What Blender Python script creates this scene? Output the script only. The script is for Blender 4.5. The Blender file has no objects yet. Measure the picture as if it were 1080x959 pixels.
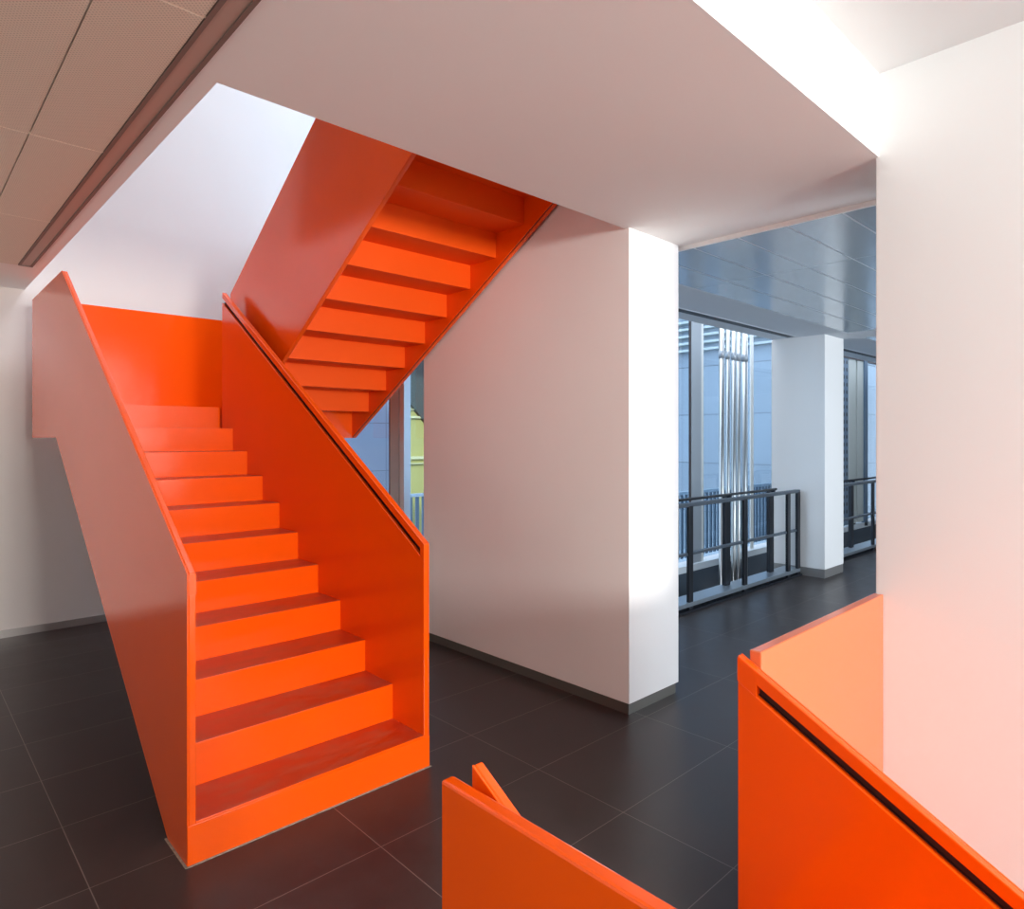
import bpy, bmesh, math, random
from mathutils import Vector, Matrix

random.seed(4)
SC = bpy.context.scene
COL = SC.collection

# ------------------------------------------------------------------ materials
def mat(name):
    m = bpy.data.materials.new(name)
    m.use_nodes = True
    nt = m.node_tree
    b = nt.nodes['Principled BSDF']
    return m, nt, b

def N(nt, kind, **kw):
    n = nt.nodes.new(kind)
    for k, v in kw.items():
        setattr(n, k, v)
    return n

def plain(name, col, rough=0.5, metal=0.0, spec=0.5, noise=0.0, scale=6.0, coat=0.0, bump=0.0):
    m, nt, b = mat(name)
    b.inputs['Base Color'].default_value = (*col, 1)
    b.inputs['Roughness'].default_value = rough
    b.inputs['Metallic'].default_value = metal
    b.inputs['Specular IOR Level'].default_value = spec
    if coat:
        b.inputs['Coat Weight'].default_value = coat
        b.inputs['Coat Roughness'].default_value = 0.06
    if noise or bump:
        g = N(nt, 'ShaderNodeNewGeometry')
        t = N(nt, 'ShaderNodeTexNoise')
        t.inputs['Scale'].default_value = scale
        t.inputs['Detail'].default_value = 5
        nt.links.new(g.outputs['Position'], t.inputs['Vector'])
        if noise:
            r = N(nt, 'ShaderNodeMapRange')
            r.inputs['From Min'].default_value = 0.3
            r.inputs['From Max'].default_value = 0.7
            r.inputs['To Min'].default_value = 1 - noise
            r.inputs['To Max'].default_value = 1 + noise
            nt.links.new(t.outputs['Fac'], r.inputs['Value'])
            x = N(nt, 'ShaderNodeVectorMath', operation='SCALE')
            x.inputs[0].default_value = col
            nt.links.new(r.outputs['Result'], x.inputs['Scale'])
            nt.links.new(x.outputs['Vector'], b.inputs['Base Color'])
        if bump:
            bp = N(nt, 'ShaderNodeBump')
            bp.inputs['Strength'].default_value = bump
            bp.inputs['Distance'].default_value = 0.002
            nt.links.new(t.outputs['Fac'], bp.inputs['Height'])
            nt.links.new(bp.outputs['Normal'], b.inputs['Normal'])
    return m

ORANGE = (0.90, 0.096, 0.001)
M = {}
M['orange'] = plain('orange_paint', ORANGE, rough=0.15, spec=0.65, noise=0.02, scale=3)
M['orange_matt'] = plain('matt_orange_paint', ORANGE, rough=0.5, spec=0.25)
M['orange_glare'] = plain('orange_paint_glare', (0.78, 0.185, 0.065), rough=0.15, spec=0.75)  # same orange paint, with bright glare on the guard put into the colour
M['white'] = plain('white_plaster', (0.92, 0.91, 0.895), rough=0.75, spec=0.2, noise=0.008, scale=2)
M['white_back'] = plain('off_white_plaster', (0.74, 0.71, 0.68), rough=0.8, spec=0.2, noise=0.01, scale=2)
M['ceil'] = plain('ceiling_plaster', (0.95, 0.92, 0.89), rough=0.85, spec=0.15, noise=0.006, scale=2)
M['shade'] = plain('shaded_plaster', (0.12, 0.115, 0.115), rough=0.8, spec=0.1)  # plaster darkened in colour so less light bounces onto the upper flight
M['white_cool'] = plain('white_wall_paint', (0.78, 0.825, 0.835), rough=0.75, spec=0.2)
M['base_pale'] = plain('skirting_steel', (0.42, 0.41, 0.40), rough=0.35, metal=0.6)
M['base'] = plain('baseboard_metal', (0.23, 0.22, 0.20), rough=0.35, metal=0.7)
M['slot'] = plain('slot_metal', (0.40, 0.31, 0.26), rough=0.5, metal=0.2)
M['slot_dark'] = plain('slot_dark', (0.22, 0.16, 0.135), rough=0.6)
M['diffuser'] = plain('slot_diffuser', (0.50, 0.38, 0.32), rough=0.45)
M['rail'] = plain('rail_paint', (0.022, 0.026, 0.034), rough=0.35, metal=0.3)
M['rail_mid'] = plain('rail_mid', (0.10, 0.125, 0.155), rough=0.4, metal=0.4)
M['rail_light'] = plain('rail_steel', (0.34, 0.40, 0.46), rough=0.35, metal=0.7)
M['metal_ceiling'] = plain('metal_ceiling', (0.50, 0.57, 0.63), rough=0.2, metal=0.4, noise=0.02, scale=2)
M['seam'] = plain('seam_light', (0.60, 0.65, 0.70), rough=0.5)
M['seam_warm'] = plain('seam_warm', (0.95, 0.82, 0.66), rough=0.5)
M['bulkhead'] = plain('bulkhead_paint', (0.62, 0.66, 0.71), rough=0.7)
M['vent'] = plain('vent_dark', (0.07, 0.08, 0.095), rough=0.6)
M['mullion'] = plain('mullion_grey', (0.44, 0.49, 0.54), rough=0.4, metal=0.3)
M['mullion_stair'] = plain('mullion_stair', (0.66, 0.72, 0.71), rough=0.4)
M['mullion_light'] = plain('mullion_light', (0.85, 0.88, 0.86), rough=0.35, metal=0.2)
M['mullion_dark'] = plain('mullion_dark', (0.06, 0.05, 0.055), rough=0.5)
M['mullion_red'] = plain('mullion_red', (0.16, 0.075, 0.08), rough=0.5)
M['pipe'] = plain('pipe_steel', (0.55, 0.57, 0.57), rough=0.28, metal=1.0)
M['sill'] = plain('sill_pale', (0.55, 0.61, 0.66), rough=0.6)
M['spandrel'] = plain('spandrel_dark', (0.05, 0.075, 0.105), rough=0.6)
M['fin'] = plain('fin_blue', (0.10, 0.17, 0.26), rough=0.4, metal=0.3)
M['pale_panel'] = plain('pale_panel', (0.50, 0.55, 0.54), rough=0.5, noise=0.06, scale=1)
M['sealant'] = plain('sealant', (0.33, 0.27, 0.22), rough=0.8, noise=0.3, scale=40)
M['shade_fill'] = plain('groove_shade', (0.035, 0.006, 0.002), rough=0.7)
M['dark'] = plain('dark_gap', (0.012, 0.011, 0.011), rough=0.8)
M['lower'] = plain('lower_floor', (0.05, 0.05, 0.055), rough=0.6)
M['ground'] = plain('paving', (0.22, 0.23, 0.24), rough=0.9, noise=0.1, scale=0.6)
M['yellow'] = plain('yellow_render', (0.42, 0.39, 0.13), rough=0.8, noise=0.05, scale=1)
M['yellow_trim'] = plain('pale_yellow_trim', (0.60, 0.58, 0.34), rough=0.8)
M['shadow_grey_green'] = plain('shadow_grey_green', (0.055, 0.068, 0.062), rough=0.8)
M['balcony'] = plain('balcony_steel', (0.10, 0.15, 0.20), rough=0.5)
M['balcony_pale'] = plain('balcony_pale', (0.42, 0.50, 0.57), rough=0.5)

def tread_mat():
    m, nt, b = mat('orange_tread')
    g = N(nt, 'ShaderNodeNewGeometry')
    t = N(nt, 'ShaderNodeTexNoise'); t.inputs['Scale'].default_value = 7; t.inputs['Detail'].default_value = 6
    mp = N(nt, 'ShaderNodeMapping'); mp.inputs['Scale'].default_value = (1, 2.2, 1)
    nt.links.new(g.outputs['Position'], mp.inputs['Vector'])
    nt.links.new(mp.outputs['Vector'], t.inputs['Vector'])
    r = N(nt, 'ShaderNodeValToRGB')
    r.color_ramp.elements[0].position = 0.42; r.color_ramp.elements[0].color = (0.48, 0.034, 0.003, 1)
    r.color_ramp.elements[1].position = 0.78; r.color_ramp.elements[1].color = (0.42, 0.09, 0.045, 1)
    nt.links.new(t.outputs['Fac'], r.inputs['Fac'])
    nt.links.new(r.outputs['Color'], b.inputs['Base Color'])
    rr = N(nt, 'ShaderNodeMapRange'); rr.inputs['To Min'].default_value = 0.25; rr.inputs['To Max'].default_value = 0.5
    nt.links.new(t.outputs['Fac'], rr.inputs['Value'])
    nt.links.new(rr.outputs['Result'], b.inputs['Roughness'])
    return m
M['tread'] = tread_mat()

def floor_mat():
    m, nt, b = mat('dark_floor_tile')
    g = N(nt, 'ShaderNodeNewGeometry')
    off = N(nt, 'ShaderNodeVectorMath', operation='SUBTRACT')
    off.inputs[1].default_value = (0.525 - 0.8825 * 40, 2.7425 - 0.5063 * 60, 0)
    nt.links.new(g.outputs['Position'], off.inputs[0])
    br = N(nt, 'ShaderNodeTexBrick', offset=0.0, squash=1.0)
    br.inputs['Scale'].default_value = 1.0
    br.inputs['Brick Width'].default_value = 0.8825
    br.inputs['Row Height'].default_value = 0.5063
    br.inputs['Mortar Size'].default_value = 0.0018
    br.inputs['Mortar Smooth'].default_value = 0.2
    br.inputs['Color1'].default_value = (0.0290, 0.0205, 0.0200, 1)
    br.inputs['Color2'].default_value = (0.0360, 0.0265, 0.0260, 1)
    br.inputs['Mortar'].default_value = (0.19, 0.155, 0.14, 1)
    nt.links.new(off.outputs['Vector'], br.inputs['Vector'])
    t = N(nt, 'ShaderNodeTexNoise'); t.inputs['Scale'].default_value = 3.0; t.inputs['Detail'].default_value = 8; t.inputs['Roughness'].default_value = 0.65
    nt.links.new(g.outputs['Position'], t.inputs['Vector'])
    mr = N(nt, 'ShaderNodeMapRange'); mr.inputs['From Min'].default_value = 0.3; mr.inputs['From Max'].default_value = 0.7
    mr.inputs['To Min'].default_value = 0.75; mr.inputs['To Max'].default_value = 1.3
    nt.links.new(t.outputs['Fac'], mr.inputs['Value'])
    sc = N(nt, 'ShaderNodeVectorMath', operation='SCALE')
    nt.links.new(br.outputs['Color'], sc.inputs[0]); nt.links.new(mr.outputs['Result'], sc.inputs['Scale'])
    nt.links.new(sc.outputs['Vector'], b.inputs['Base Color'])
    rr = N(nt, 'ShaderNodeMapRange'); rr.inputs['To Min'].default_value = 0.26; rr.inputs['To Max'].default_value = 0.46
    nt.links.new(t.outputs['Fac'], rr.inputs['Value'])
    nt.links.new(rr.outputs['Result'], b.inputs['Roughness'])
    b.inputs['Specular IOR Level'].default_value = 0.45
    return m
M['floor'] = floor_mat()

def perf_mat():
    m, nt, b = mat('perforated_panel')
    g = N(nt, 'ShaderNodeNewGeometry')
    sc = N(nt, 'ShaderNodeVectorMath', operation='SCALE'); sc.inputs['Scale'].default_value = 1 / 0.0100
    ro = N(nt, 'ShaderNodeVectorRotate', rotation_type='Z_AXIS'); ro.inputs['Angle'].default_value = math.pi / 4
    nt.links.new(g.outputs['Position'], ro.inputs['Vector']); nt.links.new(ro.outputs['Vector'], sc.inputs[0])
    fr = N(nt, 'ShaderNodeVectorMath', operation='FRACTION'); nt.links.new(sc.outputs['Vector'], fr.inputs[0])
    sb = N(nt, 'ShaderNodeVectorMath', operation='SUBTRACT'); sb.inputs[1].default_value = (0.5, 0.5, 0.5)
    nt.links.new(fr.outputs['Vector'], sb.inputs[0])
    fl = N(nt, 'ShaderNodeVectorMath', operation='MULTIPLY'); fl.inputs[1].default_value = (1, 1, 0)
    nt.links.new(sb.outputs['Vector'], fl.inputs[0])
    ln = N(nt, 'ShaderNodeVectorMath', operation='LENGTH'); nt.links.new(fl.outputs['Vector'], ln.inputs[0])
    gt = N(nt, 'ShaderNodeMath', operation='LESS_THAN'); gt.inputs[1].default_value = 0.27
    nt.links.new(ln.outputs['Value'], gt.inputs[0])
    mx = N(nt, 'ShaderNodeMix', data_type='RGBA')
    mx.inputs['A'].default_value = (0.84, 0.72, 0.59, 1)
    mx.inputs['B'].default_value = (0.60, 0.51, 0.41, 1)
    nt.links.new(gt.outputs['Value'], mx.inputs['Factor'])
    nt.links.new(mx.outputs['Result'], b.inputs['Base Color'])
    b.inputs['Roughness'].default_value = 0.6
    return m
M['perf'] = perf_mat()

def clad_mat(name, col, axis, px, pz, oz, dark=0.55):
    """painted metal cladding with fine joints, axis = horizontal world axis of the wall"""
    m, nt, b = mat(name)
    g = N(nt, 'ShaderNodeNewGeometry')
    sp = N(nt, 'ShaderNodeSeparateXYZ'); nt.links.new(g.outputs['Position'], sp.inputs[0])
    cb = N(nt, 'ShaderNodeCombineXYZ')
    nt.links.new(sp.outputs[axis], cb.inputs[0]); nt.links.new(sp.outputs[2], cb.inputs[1])
    off = N(nt, 'ShaderNodeVectorMath', operation='ADD'); off.inputs[1].default_value = (60 * px, 20 * pz - oz, 0)
    nt.links.new(cb.outputs[0], off.inputs[0])
    br = N(nt, 'ShaderNodeTexBrick', offset=0.0, squash=1.0)
    br.inputs['Scale'].default_value = 1
    br.inputs['Brick Width'].default_value = px; br.inputs['Row Height'].default_value = pz
    br.inputs['Mortar Size'].default_value = 0.012
    br.inputs['Color1'].default_value = (*[c * 0.93 for c in col], 1)
    br.inputs['Color2'].default_value = (*[c * 1.07 for c in col], 1)
    br.inputs['Mortar'].default_value = (*[c * dark for c in col], 1)
    nt.links.new(off.outputs[0], br.inputs['Vector'])
    nt.links.new(br.outputs['Color'], b.inputs['Base Color'])
    b.inputs['Roughness'].default_value = 0.35
    b.inputs['Metallic'].default_value = 0.25
    return m
M['clad_far'] = clad_mat('blue_grey_cladding', (0.28, 0.335, 0.39), 1, 0.62, 1.083, 1.05 - 1.083)
M['clad_near'] = clad_mat('pale_blue_cladding', (0.21, 0.24, 0.31), 0, 1.6, 1.25, 0.75)

def glass_mat():
    m, nt, b = mat('window_glass')
    nt.nodes.remove(b)
    out = nt.nodes['Material Output']
    tr = N(nt, 'ShaderNodeBsdfTransparent'); tr.inputs['Color'].default_value = (0.80, 0.90, 0.98, 1)
    gl = N(nt, 'ShaderNodeBsdfGlossy'); gl.inputs['Roughness'].default_value = 0.02
    lw = N(nt, 'ShaderNodeLayerWeight'); lw.inputs['Blend'].default_value = 0.5
    pw = N(nt, 'ShaderNodeMath', operation='POWER'); pw.inputs[1].default_value = 5
    nt.links.new(lw.outputs['Facing'], pw.inputs[0])
    fr = N(nt, 'ShaderNodeMath', operation='MULTIPLY_ADD'); fr.inputs[1].default_value = 0.9; fr.inputs[2].default_value = 0.04
    nt.links.new(pw.outputs[0], fr.inputs[0])
    mx = N(nt, 'ShaderNodeMixShader')
    nt.links.new(fr.outputs[0], mx.inputs[0]); nt.links.new(tr.outputs[0], mx.inputs[1]); nt.links.new(gl.outputs[0], mx.inputs[2])
    nt.links.new(mx.outputs[0], out.inputs['Surface'])
    return m
M['glass'] = glass_mat()

def fin_mat():
    m, nt, b = mat('perforated_fin')
    g = N(nt, 'ShaderNodeNewGeometry')
    sc = N(nt, 'ShaderNodeVectorMath', operation='MULTIPLY'); sc.inputs[1].default_value = (1 / 0.13, 0, 1 / 0.13)
    nt.links.new(g.outputs['Position'], sc.inputs[0])
    fr = N(nt, 'ShaderNodeVectorMath', operation='FRACTION'); nt.links.new(sc.outputs[0], fr.inputs[0])
    sb = N(nt, 'ShaderNodeVectorMath', operation='SUBTRACT'); sb.inputs[1].default_value = (0.5, 0, 0.5)
    nt.links.new(fr.outputs[0], sb.inputs[0])
    ln = N(nt, 'ShaderNodeVectorMath', operation='LENGTH'); nt.links.new(sb.outputs[0], ln.inputs[0])
    gt = N(nt, 'ShaderNodeMath', operation='LESS_THAN'); gt.inputs[1].default_value = 0.28
    nt.links.new(ln.outputs['Value'], gt.inputs[0])
    mx = N(nt, 'ShaderNodeMix', data_type='RGBA')
    mx.inputs['A'].default_value = (0.12, 0.19, 0.28, 1); mx.inputs['B'].default_value = (0.02, 0.03, 0.045, 1)
    nt.links.new(gt.outputs[0], mx.inputs['Factor']); nt.links.new(mx.outputs['Result'], b.inputs['Base Color'])
    b.inputs['Roughness'].default_value = 0.4
    return m
M['perf_fin'] = fin_mat()

# ------------------------------------------------------------------ mesh helpers
def box(bm, x0, x1, y0, y1, z0, z1):
    vs = [bm.verts.new(p) for p in ((x0,y0,z0),(x1,y0,z0),(x1,y1,z0),(x0,y1,z0),(x0,y0,z1),(x1,y0,z1),(x1,y1,z1),(x0,y1,z1))]
    for f in ((0,3,2,1),(4,5,6,7),(0,1,5,4),(1,2,6,5),(2,3,7,6),(3,0,4,7)):
        bm.faces.new([vs[i] for i in f])

def prism(bm, poly, x0, x1):
    """polygon in (y, z) pulled along x"""
    a = [bm.verts.new((x0, y, z)) for y, z in poly]
    b = [bm.verts.new((x1, y, z)) for y, z in poly]
    n = len(poly)
    bm.faces.new(a); bm.faces.new(b[::-1])
    for i in range(n):
        j = (i + 1) % n
        bm.faces.new((a[i], b[i], b[j], a[j]))

def tube(bm, p, q, r, seg=16):
    p = Vector(p); q = Vector(q); d = (q - p)
    rot = d.to_track_quat('Z', 'Y').to_matrix().to_4x4()
    bmesh.ops.create_cone(bm, cap_ends=True, segments=seg, radius1=r, radius2=r, depth=d.length,
                          matrix=Matrix.Translation((p + q) / 2) @ rot)

def obj(name, bm, m, parent=None, bevel=0.0, smooth=False):
    bmesh.ops.recalc_face_normals(bm, faces=bm.faces)
    me = bpy.data.meshes.new(name)
    bm.to_mesh(me); bm.free()
    if smooth:
        for p in me.polygons:
            p.use_smooth = len(p.vertices) == 4
    o = bpy.data.objects.new(name, me)
    COL.objects.link(o)
    for mm in (m if isinstance(m, (list, tuple)) else [m]):
        me.materials.append(mm)
    if bevel:
        md = o.modifiers.new('bevel', 'BEVEL'); md.width = bevel; md.segments = 2; md.limit_method = 'ANGLE'
        md.harden_normals = False
    if parent:
        o.parent = parent
        o.matrix_parent_inverse = Matrix.Translation(parent.location).inverted()
    return o

def B(*a):
    bm = bmesh.new(); box(bm, *a); return bm
def BB(*boxes):
    bm = bmesh.new()
    for b in boxes: box(bm, *b)
    return bm
def PR(poly, x0, x1):
    bm = bmesh.new(); prism(bm, poly, x0, x1); return bm
def T(p, q, r, seg=16):
    bm = bmesh.new(); tube(bm, p, q, r, seg); return bm

def thing(name, label, cat, loc=(0, 0, 0), group=None):
    o = bpy.data.objects.new(name, None); COL.objects.link(o)
    o.location = loc; o['label'] = label; o['category'] = cat
    if group: o['group'] = group
    return o
def tag(o, label, cat, group=None):
    o['label'] = label; o['category'] = cat
    if group: o['group'] = group
    return o
def struct(name, bm, m, label, cat, parent=None, bevel=0.0):
    o = obj(name, bm, m, parent, bevel)
    if parent is None:
        o['kind'] = 'structure'; o['label'] = label; o['category'] = cat
    return o

# ------------------------------------------------------------------ key dimensions (metres)
ZC = 2.814                      # plaster ceiling
YB = 6.66                       # back wall
XW = 3.112                      # stair side of the middle wall
YO = 2.333                      # front edge of ceiling opening
XO = 0.82                       # left edge of ceiling opening
YA = 1.0                        # edge of the low ceiling towards the camera
XR = 3.113                      # right wall
YF = 1.03                       # floor edge of the descending stair
R1, T1 = 1.842 / 11, 0.2703     # riser, going
ZL = 1.842                      # landing
ZK = 2.79                       # metal corridor ceiling
ZU = ZL + 11 * R1               # upper floor

# ------------------------------------------------------------------ the setting
bm = BB((-4.6, 0.86, -6, YB, -0.3, 0), (0.86, 3.4, YF, YB, -0.3, 0), (3.4, 17, -2.6, 3.6, -0.3, 0))
struct('floor', bm, M['floor'], 'dark grey stone tile floor with fine pale joints', 'floor')
struct('floor.001', B(-5, 17, -6, 4.3, -3.9, -3.7), M['lower'], 'dark floor of the storey below', 'floor')

bm = BB((-4.6, XO, -6, YB, ZC, 3.6), (XO, 3.66, YA, YO, ZC, 3.6), (XW, 3.66, YO, YB, ZC + 0.25, 3.6))
struct('ceiling', bm, M['ceil'], 'white plaster ceiling around the stair opening', 'ceiling')
struct('ceiling.001', B(XO, 3.7, -6, YA, 3.174, 3.6), M['white_cool'], 'raised white ceiling at the upper right', 'ceiling')
# white lining of the ceiling edge facing the camera
struct('trim_1', B(XO, XR, YA - 0.012, YA, ZC, 3.174), M['white'], 'bright white upright face where the ceiling steps up', 'ceiling')

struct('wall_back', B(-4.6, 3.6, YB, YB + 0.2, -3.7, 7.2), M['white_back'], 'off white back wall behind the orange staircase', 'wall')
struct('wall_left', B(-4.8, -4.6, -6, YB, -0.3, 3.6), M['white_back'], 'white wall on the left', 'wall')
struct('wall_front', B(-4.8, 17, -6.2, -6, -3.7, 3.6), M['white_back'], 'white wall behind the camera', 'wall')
struct('wall_middle', B(XW - 0.004, 3.622, 2.306, 4.312, 0.067, 7.2), M['white'], 'white wall block to the right of the staircase', 'wall', bevel=0.003)
struct('wall_right', B(XR, 3.62, -6, YA, -3.7, 3.6), M['white_cool'], 'tall white wall at the right edge', 'wall', bevel=0.003)
struct('wall_upper_left', B(XO - 0.2, XO, YO - 0.2, YB, 3.6, 7.2), M['shade'], 'wall of the upper stairwell, left, with shade put into its grey', 'wall')
struct('wall_upper_front', B(XO, 3.62, YO - 0.9, YO - 0.7, 3.6, 7.2), M['white'], 'white wall of the upper stairwell, front', 'wall')
struct('ceiling.002', B(XO - 0.2, 3.7, YO - 0.9, YB + 0.2, 7.2, 7.4), M['white'], 'top ceiling of the stairwell', 'ceiling')
struct('wall_corridor', B(3.62, 17, -2.8, -2.6, -0.3, 3.6), M['white'], 'white wall on the near side of the corridor', 'wall')
struct('wall_end', B(17, 17.2, -2.8, 4.4, -3.7, 3.6), M['white'], 'white wall at the end of the corridor', 'wall')

struct('baseboard_back', B(-4.6, 3.3, YB - 0.012, YB, 0, 0.06), M['base_pale'], 'flat grey metal skirting along the back wall', 'baseboard')
struct('baseboard_middle', B(XW + 0.008, 3.606, 2.318, 4.30, 0, 0.067), M['base'],
       'dark metal skirting around the middle wall block', 'baseboard')

# perforated ceiling panels
px = [-1.27, -0.43, 0.41, 0.664]
py = [-0.49, 0.745, 1.98, 3.21, 4.45, 5.70]
bm = bmesh.new()
for i in range(len(px) - 1):
    for j in range(len(py) - 1):
        box(bm, px[i] + 0.003, px[i+1] - 0.003, py[j] + 0.004, py[j+1] - 0.004, ZC - 0.010, ZC - 0.002)
struct('ceiling_panels', bm, M['perf'], 'beige perforated metal ceiling panels at the upper left', 'ceiling')
struct('ceiling_joints', BB(*[(-1.27, 0.664, y - 0.004, y + 0.004, ZC - 0.0095, ZC - 0.001) for y in py[:-1]]), M['seam_warm'], 'pale joints between the perforated panels', 'ceiling')

t = thing('ceiling_light', 'long narrow grey light slot running beside the perforated ceiling panels', 'light', (0.7, 2.6, ZC))
bm = BB((0.664, 0.678, -0.5, 5.69, ZC - 0.014, ZC - 0.001), (0.732, 0.746, -0.5, 5.69, ZC - 0.014, ZC - 0.001), (0.678, 0.732, 5.675, 5.69, ZC - 0.014, ZC - 0.001))
obj('frame', bm, M['slot_dark'], t)
obj('diffuser', B(0.678, 0.732, -0.5, 5.675, ZC - 0.008, ZC - 0.001), M['diffuser'], t)

# corridor metal ceiling
yl = [-2.6 + 0.297 * k for k in range(0)]
lines = [1.34 + 0.2965 * k for k in range(-13, 6)]
bm = bmesh.new()
xs = [3.64, 4.66, 7.8]
for i in range(len(lines) - 1):
    for a, b in ((3.663, 4.66), (4.66, 7.86), (8.36, 11.5), (11.5, 17)):
        box(bm, a + 0.003, b - 0.003, lines[i] + 0.006, lines[i+1] - 0.006, ZK, ZK + 0.012)
struct('ceiling_metal', bm, M['metal_ceiling'], 'glossy blue grey metal plank ceiling over the corridor', 'ceiling')
struct('ceiling_metal_joints', B(3.666, 17, -2.6, 2.83, ZK + 0.0006, ZK + 0.05), M['seam'], 'pale joints of the corridor ceiling', 'ceiling')
bm = BB((3.624, 17, 2.828, 3.64, ZK, 3.6), (7.86, 8.36, -2.6, 2.83, ZK - 0.004, ZK + 0.03), (3.666, 17, -2.6, 2.83, ZK + 0.05, 3.6))
struct('trim_2', bm, M['bulkhead'], 'pale grey ceiling border along the corridor windows', 'ceiling')
t = thing('linear_vent', 'dark slot air vent in the corridor ceiling border before the column', 'vent', (5.5, 3.39, ZK))
obj('frame', B(3.7, 7.72, 3.33, 3.445, ZK - 0.003, ZK + 0.002), M['bulkhead'], t)
obj('slot', B(3.72, 7.70, 3.345, 3.43, ZK - 0.004, ZK), M['vent'], t)
t = thing('linear_vent', 'dark slot air vent in the ceiling border beyond the column', 'vent', (10.5, 3.39, ZK))
obj('frame', B(8.45, 14, 3.33, 3.445, ZK - 0.003, ZK + 0.002), M['bulkhead'], t)
obj('slot', B(8.47, 13.98, 3.345, 3.43, ZK - 0.004, ZK), M['vent'], t)
t = thing('ceiling_panel', 'small grey panel in the ceiling beyond the column', 'ceiling panel', (9.6, 2.5, ZK))
obj('panel', B(8.9, 9.8, 2.0, 2.55, ZK - 0.006, ZK + 0.002), M['mullion'], t)

struct('trim_4', B(3.655, 3.668, -2.6, 2.9, ZK - 0.002, ZC + 0.03), M['white'], 'thin white edge strip where the plaster soffit meets the metal ceiling', 'ceiling')
# column
t = thing('column', 'white square column standing behind the corridor railing', 'column', (8.05, 3.34, 0))
obj('shaft', B(7.776, 8.332, 3.033, 3.66, 0.10, ZK), M['white'], t, bevel=0.003)
obj('plinth', B(7.780, 8.328, 3.037, 3.656, 0, 0.10), M['base_pale'], t)
COLUMN = t

# ------------------------------------------------------------------ orange staircase
st = thing('staircase', 'bright orange painted steel switchback staircase rising from the tiled floor', 'staircase', (1.4, 2.63, 0))

GR, LIP = 0.046, 0.034
def groove_panel(parent, xo, xi, y0, z0, y1, z1, under, solid):
    """xo outer face, xi inner face. (y0,z0)-(y1,z1) is the sloped top edge, under = points that close the outline
    from (y1,..) back to (y0,..). solid = length of ungrooved rail at the y0 end."""
    w = xi - xo
    xm = xo + w * 0.2
    dy = y1 - y0; s = (z1 - z0) / dy
    d = 1 if dy > 0 else -1
    # outer sheet, full outline
    a = obj('side_panel', PR([(y0, z0), (y1, z1)] + under, min(xo, xm), max(xo, xm)), M['orange'], parent, bevel=0.0015)
    # inner sheet, stops below the groove
    k = GR + LIP
    obj('inner_sheet', PR([(y0, z0 - k), (y1, z1 - k)] + under, min(xm, xi), max(xm, xi)), M['orange'], a, bevel=0.003)
    # groove shade put into colour: dark strips on its back and rear ledge
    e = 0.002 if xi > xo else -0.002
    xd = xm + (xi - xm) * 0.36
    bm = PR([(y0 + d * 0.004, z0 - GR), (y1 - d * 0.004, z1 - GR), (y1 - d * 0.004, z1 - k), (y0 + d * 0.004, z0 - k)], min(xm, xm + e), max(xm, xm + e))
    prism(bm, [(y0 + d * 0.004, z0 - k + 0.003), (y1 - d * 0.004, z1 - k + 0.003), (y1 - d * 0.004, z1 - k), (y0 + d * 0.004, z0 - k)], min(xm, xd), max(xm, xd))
    obj('shade_liner', bm, M['shade_fill'], a)
    # handrail strip
    ya = y0 + d * 0.0
    r = obj('handrail', PR([(y0, z0), (y1, z1), (y1, z1 - GR), (y0, z0 - GR)], min(xm, xi), max(xm, xi)), M['orange'], a, bevel=0.004)
    yb = y0 + d * solid
    ye = y0 - d * 0.0007
    xe = xi + (0.0007 if xi > xo else -0.0007)
    obj('end_block', PR([(ye, z0 - 0.007), (yb, z0 - 0.007 + s * (yb - y0)), (yb, z0 - k + s * (yb - y0)), (ye, z0 - k)], min(xm, xe), max(xm, xe)), M['orange'], a)
    return a

# lower flight, left side panel and right side panel
yl0 = 2.627
under = [(6.232, 2.668), (6.232, 1.604), (5.253, 1.604), (2.862, 0.0), (yl0, 0.0)]
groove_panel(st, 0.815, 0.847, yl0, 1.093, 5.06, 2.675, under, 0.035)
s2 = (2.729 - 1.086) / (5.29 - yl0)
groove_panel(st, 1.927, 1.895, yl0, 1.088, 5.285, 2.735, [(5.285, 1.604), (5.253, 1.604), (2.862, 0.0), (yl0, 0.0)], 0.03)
# steps of the lower flight
for k in range(11):
    y = yl0 + T1 * k; z0 = R1 * k; z1 = R1 * (k + 1)
    if k == 0: z1 = 0.157
    if k == 1: z0 = 0.157
    bm = B(0.847, 1.895, y, y + 0.012, z0 - (0.012 if k else 0), z1)
    if k == 0:
        box(bm, 0.8155, 1.9265, y - 0.004, y, 0, 0.150)
    s = obj('step', bm, M['orange'], st, bevel=0.002)
    if k < 10:
        obj('tread', B(0.847, 1.895, y + 0.004, y + T1 + 0.006, z1 - 0.008, z1 + 0.001), M['tread'], s)
obj('sealant', BB((0.809, 1.933, 2.616, 2.6225, 0, 0.003), (0.806, 0.8145, 2.62, 2.87, 0, 0.003)), M['sealant'], st)
# landing
obj('landing', BB((0.847, 3.035, 5.345, 6.20, 1.604, ZL), (1.927, 3.035, 5.30, 5.345, 1.604, ZL), (2.03, 3.035, 5.026, 5.30, ZL - 0.012, ZL)), M['orange'], st, bevel=0.002)
lp = obj('landing_panel', B(0.847, 3.035, 6.20, 6.232, 1.604, 2.675), M['orange'], st, bevel=0.002)
# upper flight
T2 = 0.2745
Y2 = 5.026
def l2(y, base, y0, s): return base + s * (y0 - y)
yend = YO + 0.006
under2 = [(yend, l2(yend, 2.160, 4.406, 0.614)), (5.312, 1.604), (5.395, 1.604)]
groove_panel(st, 2.0, 2.032, 5.395, 2.757, yend, 2.757 + 0.6215 * (5.395 - yend), under2, 0.03)
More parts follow.
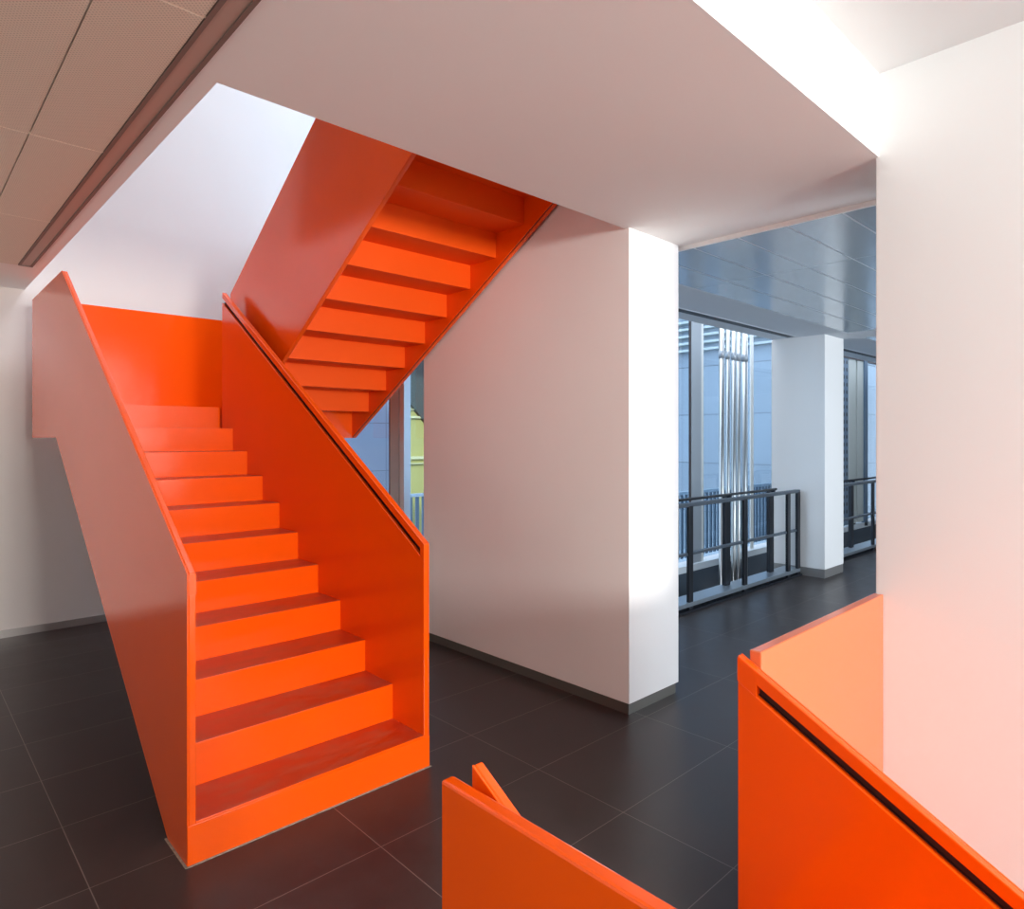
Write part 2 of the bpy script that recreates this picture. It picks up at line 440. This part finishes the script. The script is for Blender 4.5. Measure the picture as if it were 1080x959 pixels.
# right side panel: two sheets with a slit between them
top2 = lambda y: 2.757 + 0.6215 * (5.395 - y)
ub = lambda y: 1.613 + 0.597 * (5.297 - y)
outl = [(6.232, 2.675), (5.395, 2.70), (yend, top2(yend)), (yend, ub(yend)), (5.312, 1.604), (6.232, 1.604)]
a = obj('side_panel', PR(outl, 3.052, 3.082), M['orange'], st, bevel=0.002)
outl2 = [(y, z - (0.09 if i < 3 else 0)) for i, (y, z) in enumerate(outl)]
outl3 = [(y, z - (0.09 if i < 3 else -0.006 if i in (3, 4) else 0)) for i, (y, z) in enumerate(outl)]
obj('inner_sheet', PR(outl2, 3.035, 3.041), M['orange'], a, bevel=0.001)
obj('shade_liner', PR(outl3, 3.041, 3.052), M['shade_fill'], a)  # fills the slit with a dark colour in place of its shade
for k in range(11):
    y = Y2 - T2 * k; z0 = ZL + R1 * k; z1 = z0 + R1
    if y - T2 < YO - 0.02 and k > 9:
        yb = YO + 0.008
    else:
        yb = y - T2
    if y < YO + 0.02: continue
    bm = B(2.032, 3.035, y - 0.01, y, z0 - 0.011, z1)
    s = obj('step', bm, M['orange_matt'], st, bevel=0.002)
    obj('tread', B(2.032, 3.035, max(yb - 0.004, YO + 0.006), y - 0.002, z1 - 0.010, z1), M['orange_matt'], s)

# ------------------------------------------------------------------ descending stair in the foreground
ds = thing('descending_staircase', 'orange stair going down in the foreground with sloping grooved side panel', 'staircase', (1.4, YF, 0))
sd = 0.56
yq = -3.2
def down(y, z): return z - sd * (YF - y)
und = [(yq, -2.75), (YF, -0.45)]
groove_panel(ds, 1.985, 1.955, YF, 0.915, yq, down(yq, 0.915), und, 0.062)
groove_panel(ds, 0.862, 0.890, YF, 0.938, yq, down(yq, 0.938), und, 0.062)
for k in range(12):
    y = YF - 0.27 * k; z1 = -R1 * k
    if k == 0:
        continue
    s = obj('step', B(0.890, 1.955, y, y + 0.012, z1 - 0.011, z1 + R1 - 0.001), M['orange'], ds, bevel=0.002)
    obj('tread', B(0.890, 1.955, y - 0.26, y, z1 - 0.010, z1), M['tread'], s)

# guards round the floor opening
g = tag(obj('guard_panel', B(0.802, 0.834, -3.2, 1.055, 0, 0.92), M['orange'], bevel=0.006),
        'low level orange guard panel standing on the tiles in the left foreground', 'guard')
g = tag(obj('guard_panel', B(1.990, 3.111, 0.969, 1.008, -0.3, 0.930), M['orange_glare'], bevel=0.004),
        'orange guard panel reaching from the sloping rail to the right wall', 'guard')
struct('trim_3', B(0.86, 3.11, YF - 0.002, YF, -0.45, -0.002), M['orange'], 'orange facing on the floor edge of the stair opening', 'floor edge')

# ------------------------------------------------------------------ corridor railings
def railing(label, x0, x1, posts, backs, hx1, loc):
    t = thing('corridor_railing', label, 'railing', loc)
    y = 3.34
    obj('top_rail', B(x0, x1, y - 0.03, y + 0.03, 0.965, 1.0), M['rail_mid'], t, bevel=0.004)
    obj('mid_rail', B(x0, x1, y - 0.02, y + 0.02, 0.515, 0.54), M['rail_mid'], t, bevel=0.003)
    obj('bottom_rail', B(x0, x1, y - 0.035, y + 0.16, 0.045, 0.085), M['rail_light'], t, bevel=0.003)
    obj('kerb', B(x0, x1, y - 0.05, y + 0.17, 0, 0.02), M['rail'], t)
    for p in posts:
        obj('post', B(p - 0.035, p + 0.035, y - 0.032, y - 0.002, 0.012, 0.975), M['rail'], t, bevel=0.003)
    for p in backs:
        obj('post', B(p - 0.05, p + 0.05, y + 0.09, y + 0.13, 0.03, 1.0), M['rail'], t, bevel=0.003)
    obj('handrail', T((x0, y + 0.075, 1.022), (hx1, y + 0.075, 1.022), 0.014), M['rail'], t, smooth=True)
    for p in backs:
        obj('bracket', B(p - 0.02, p + 0.02, y + 0.06, y + 0.12, 0.99, 1.015), M['rail'], t)
    return t
railing('dark steel railing between the middle wall and the white column', 3.63, 7.772, [4.37, 5.41, 6.455, 7.475, 7.735], [4.8, 6.31, 7.30], 7.37, (5.8, 3.34, 0))
railing('dark steel railing on the far side of the white column', 8.4, 14.0, [8.46, 10.22, 11.4, 12.6], [9.75, 11.0, 12.0], 14.0, (11, 3.4, 0))

# ------------------------------------------------------------------ curtain wall of the corridor
YG = 4.40
w = struct('window_1', B(3.62, 16, YG - 0.05, YG + 0.25, -0.02, 0.06), M['sill'], 'tall glazed facade along the corridor', 'window')
obj('spandrel', B(3.62, 16, YG, YG + 0.2, -3.7, -0.02), M['spandrel'], w)
obj('head', B(3.62, 16, YG, YG + 0.1, 3.4, 3.6), M['mullion'], w)
obj('pane', B(3.62, 16, YG + 0.05, YG + 0.056, 0.09, 3.4), M['glass'], w)
def mull(x0, x1, yd, m): return obj('mullion', B(x0, x1, YG - yd, YG + 0.004, 0.0, 3.4), m, w)
for xx in (4.6, 5.9):
    mull(xx, xx + 0.25, 0.1, M['mullion'])
mull(7.14, 7.18, 0.004, M['mullion_dark']); mull(7.18, 7.405, 0.012, M['mullion']); mull(7.405, 7.47, 0.006, M['mullion_light'])
mull(8.70, 8.79, 0.006, M['mullion_light'])

# second bay seen past the column
obj('perforated_strip', B(11.75, 12.22, YG - 0.03, YG, 0.09, 3.4), M['perf_fin'], w)
t = thing('cladding_panel', 'pale grey facade panel next to the dark perforated strip past the column', 'panel', (12.4, YG, 0.1))
obj('sheet', B(12.25, 12.58, YG - 0.03, YG + 0.03, 0.09, 3.3), M['pale_panel'], t)
t = thing('cladding_panel', 'pale grey facade panel between two dark joints, nearest the right wall', 'panel', (12.8, YG, 0.1))
obj('sheet', B(12.66, 12.95, YG - 0.03, YG + 0.03, 0.09, 3.3), M['pale_panel'], t)
mull(12.58, 12.66, 0.0, M['mullion_dark'])
mull(12.95, 13.12, 0.05, M['fin'])
obj('cross_bar', B(11.7, 16, YG - 0.04, YG, 3.0, 3.4), M['mullion_dark'], w)

# shiny steel pipes in the void
labels = ['leftmost of the five shiny steel pipes beyond the corridor railing',
          'second from left of the five shiny pipes beyond the railing',
          'middle one of the five shiny steel pipes beyond the railing',
          'fourth from left of the five shiny pipes beyond the railing',
          'rightmost and thickest of the five shiny steel pipes beyond the railing']
for lab, x, r in zip(labels, (7.205, 7.352, 7.492, 7.612, 7.765), (0.032, 0.025, 0.029, 0.025, 0.038)):
    t = thing('steel_pipe', lab, 'pipe', (x, 4.0, 0), 'steel pipes beyond the corridor railing')
    obj('tube', T((x, 4.0, -3.7), (x, 4.0, 3.6), r, 24), M['pipe'], t, smooth=True)
    obj('collar', T((x, 4.0, 2.56), (x, 4.0, 2.64), r + 0.004, 24), M['mullion'], t, smooth=True)

# ------------------------------------------------------------------ window beside the stair (inner corner behind the middle wall)
XG = 3.40
w2 = struct('window_2', B(XG - 0.03, XG + 0.2, 4.312, YB, -0.02, 0.09), M['sill'], 'tall stair window seen under the upper flight', 'window')
obj('pane', B(XG + 0.05, XG + 0.056, 4.32, YB - 0.01, 0.09, 7.0), M['glass'], w2)
obj('head', B(XG, XG + 0.1, 4.32, YB, 7.0, 7.2), M['mullion'], w2)
obj('spandrel', B(XG, XG + 0.2, 4.32, YB, -3.7, -0.02), M['spandrel'], w2)
obj('mullion', B(XG - 0.016, XG + 0.06, 5.08, 5.22, 0.05, 7.0), M['mullion_stair'], w2)
obj('mullion', B(XG - 0.012, XG + 0.06, 5.0, 5.07, 0.05, 7.0), M['mullion_light'], w2)
obj('mullion', B(XG - 0.010, XG + 0.06, 5.22, 5.25, 0.05, 7.0), M['mullion_red'], w2)

# ------------------------------------------------------------------ outside
struct('ground', B(-20, 60, 4.7, 60, -9.2, -9), M['ground'], 'pale paving far below outside the windows', 'ground')
t = thing('office_building', 'blue grey clad building across from the corridor windows', 'building', (14, 12, -9))
obj('wall', B(13.3, 20, 5.2, 14, -9, 14), M['clad_far'], t)
bm = bmesh.new()
for k in range(5): box(bm, 13.1, 13.3, 5.2, 14, 3.55 + k * 0.16, 3.6 + k * 0.16)
obj('louvre', bm, M['pale_panel'], t)
t = thing('clad_building', 'pale blue panelled building seen under the upper flight, left of the mullion', 'building', (7, 16, -9))
obj('wall', B(1.5, 9.75, 15, 22, -9, 12), M['clad_near'], t)
t = thing('yellow_building', 'sunlit yellow building seen through the stair window right of the mullion', 'building', (14, 19, -9))
obj('wall', B(10.5, 22, 18, 24, -9, 12), M['yellow'], t)
for z0, z1 in ((2.26, 2.33), (2.53, 2.56), (0.92, 1.01), (0.76, 0.79)):
    obj('ledge', B(10.5, 22, 17.9, 18, z0, z1), M['yellow_trim'], t)
bm = bmesh.new()
pts = [(11.0, 12.0), (11.0, 4.08), (15.0, 0.08), (22.0, 0.08), (22.0, 12.0)]
va = [bm.verts.new((x, 17.86, z)) for x, z in pts]; vb = [bm.verts.new((x, 18.0, z)) for x, z in pts]
bm.faces.new(va); bm.faces.new(vb[::-1])
for q in range(5): bm.faces.new((va[q], vb[q], vb[(q + 1) % 5], va[(q + 1) % 5]))
obj('shadow_slab', bm, M['shadow_grey_green'], t)  # dark slab shaped like the shadow cast across the yellow wall

def balcony(label, x0, x1, y, zt, zb, step, wd, loc):
    t = thing('balcony_railing', label, 'railing', loc)
    obj('top_rail', B(x0, x1, y - 0.03, y + 0.03, zt - 0.05, zt), M['balcony_pale'], t)
    obj('deck', B(x0, x1, y - 0.1, y + 1.2, zb - 0.25, zb), M['balcony_pale'], t)
    n = int((x1 - x0) / step)
    for i in range(n):
        x = x0 + step * (i + 0.5)
        obj('baluster', B(x - wd / 2, x + wd / 2, y - 0.015, y + 0.015, zb, zt - 0.05), M['balcony'], t)
    return t
balcony('barred balcony railing outside the corridor windows', 9.2, 13.2, 6.0, 0.72, -0.6, 0.13, 0.05, (11.2, 6, -0.6))
balcony('grey barred balcony railing in front of the yellow building', 5.9, 8.6, 9.0, 0.69, -0.6, 0.13, 0.06, (7, 9, -0.6))

# ------------------------------------------------------------------ light
def area(name, loc, target, sx, sy, power, col):
    l = bpy.data.lights.new(name, 'AREA'); l.shape = 'RECTANGLE'; l.size = sx; l.size_y = sy
    l.energy = power; l.color = col
    o = bpy.data.objects.new(name, l); COL.objects.link(o)
    o.location = loc
    o.rotation_euler = (Vector(target) - Vector(loc)).to_track_quat('-Z', 'Y').to_euler()
    return o
area('stairwell_skylight', (2.6, 3.0, 6.6), (1.5, 6.66, 4.2), 1.6, 1.6, 105, (0.88, 0.92, 1.0))
area('void_window', (1.45, -5.6, 2.25), (1.45, 3.0, 1.7), 1.1, 0.95, 195, (1.0, 0.975, 0.95))
area('front_window', (0.75, -5.4, 2.2), (1.2, 3.0, 1.7), 0.9, 0.95, 285, (1.0, 0.95, 0.90))
l = bpy.data.lights.new('guard_fill', 'SPOT'); l.energy = 66; l.spot_size = math.radians(56); l.spot_blend = 0.8; l.shadow_soft_size = 0.25; l.color = (1, 0.95, 0.9)  # unseen spot added to brighten the left foreground guard
o = bpy.data.objects.new('guard_fill', l); COL.objects.link(o); o.location = (-0.7, -0.35, 1.9)
o.rotation_euler = (Vector((0.82, 0.6, 0.6)) - Vector(o.location)).to_track_quat('-Z', 'Y').to_euler()
area('left_fill', (-3.3, 3.6, 0.25), (-3.0, 3.8, 3.0), 2.2, 3.6, 44, (1.0, 0.93, 0.86))  # unseen fill added to brighten the ceiling and wall on the left
area('corridor_window', (6.9, -2.4, 1.7), (7.1, 3.0, 1.5), 5.4, 1.9, 235, (0.84, 0.92, 1.0))
l = bpy.data.lights.new('sun_spot', 'SPOT'); l.energy = 26000; l.spot_size = math.radians(9); l.shadow_soft_size = 0.15; l.color = (1, 0.95, 0.8)
o = bpy.data.objects.new('sun_spot', l); COL.objects.link(o); o.location = (1.3, -1.2, 13.0)
o.rotation_euler = (Vector((12.8, 18, 1.5)) - Vector(o.location)).to_track_quat('-Z', 'Y').to_euler()

wd = bpy.data.worlds.new('sky'); SC.world = wd; wd.use_nodes = True
bg = wd.node_tree.nodes['Background']
bg.inputs['Color'].default_value = (0.83, 0.90, 1.0, 1); bg.inputs['Strength'].default_value = 3.8

# ------------------------------------------------------------------ camera
F_PX, Y0, TH, H = 698.0, 462.5, 0.8135, 1.6
cam = bpy.data.cameras.new('camera'); co = bpy.data.objects.new('camera', cam); COL.objects.link(co)
cam.sensor_fit = 'HORIZONTAL'; cam.sensor_width = 36; cam.lens = F_PX * 36 / 1080
cam.shift_x = 0; cam.shift_y = (Y0 - 479.5) / 1080
cam.clip_start = 0.02; cam.clip_end = 200
co.location = (0, 0, H); co.rotation_euler = (math.pi / 2, 0, TH - math.pi / 2)
SC.camera = co
SC.view_settings.view_transform = 'Standard'
SC.view_settings.look = 'None'
SC.view_settings.exposure = 0.14
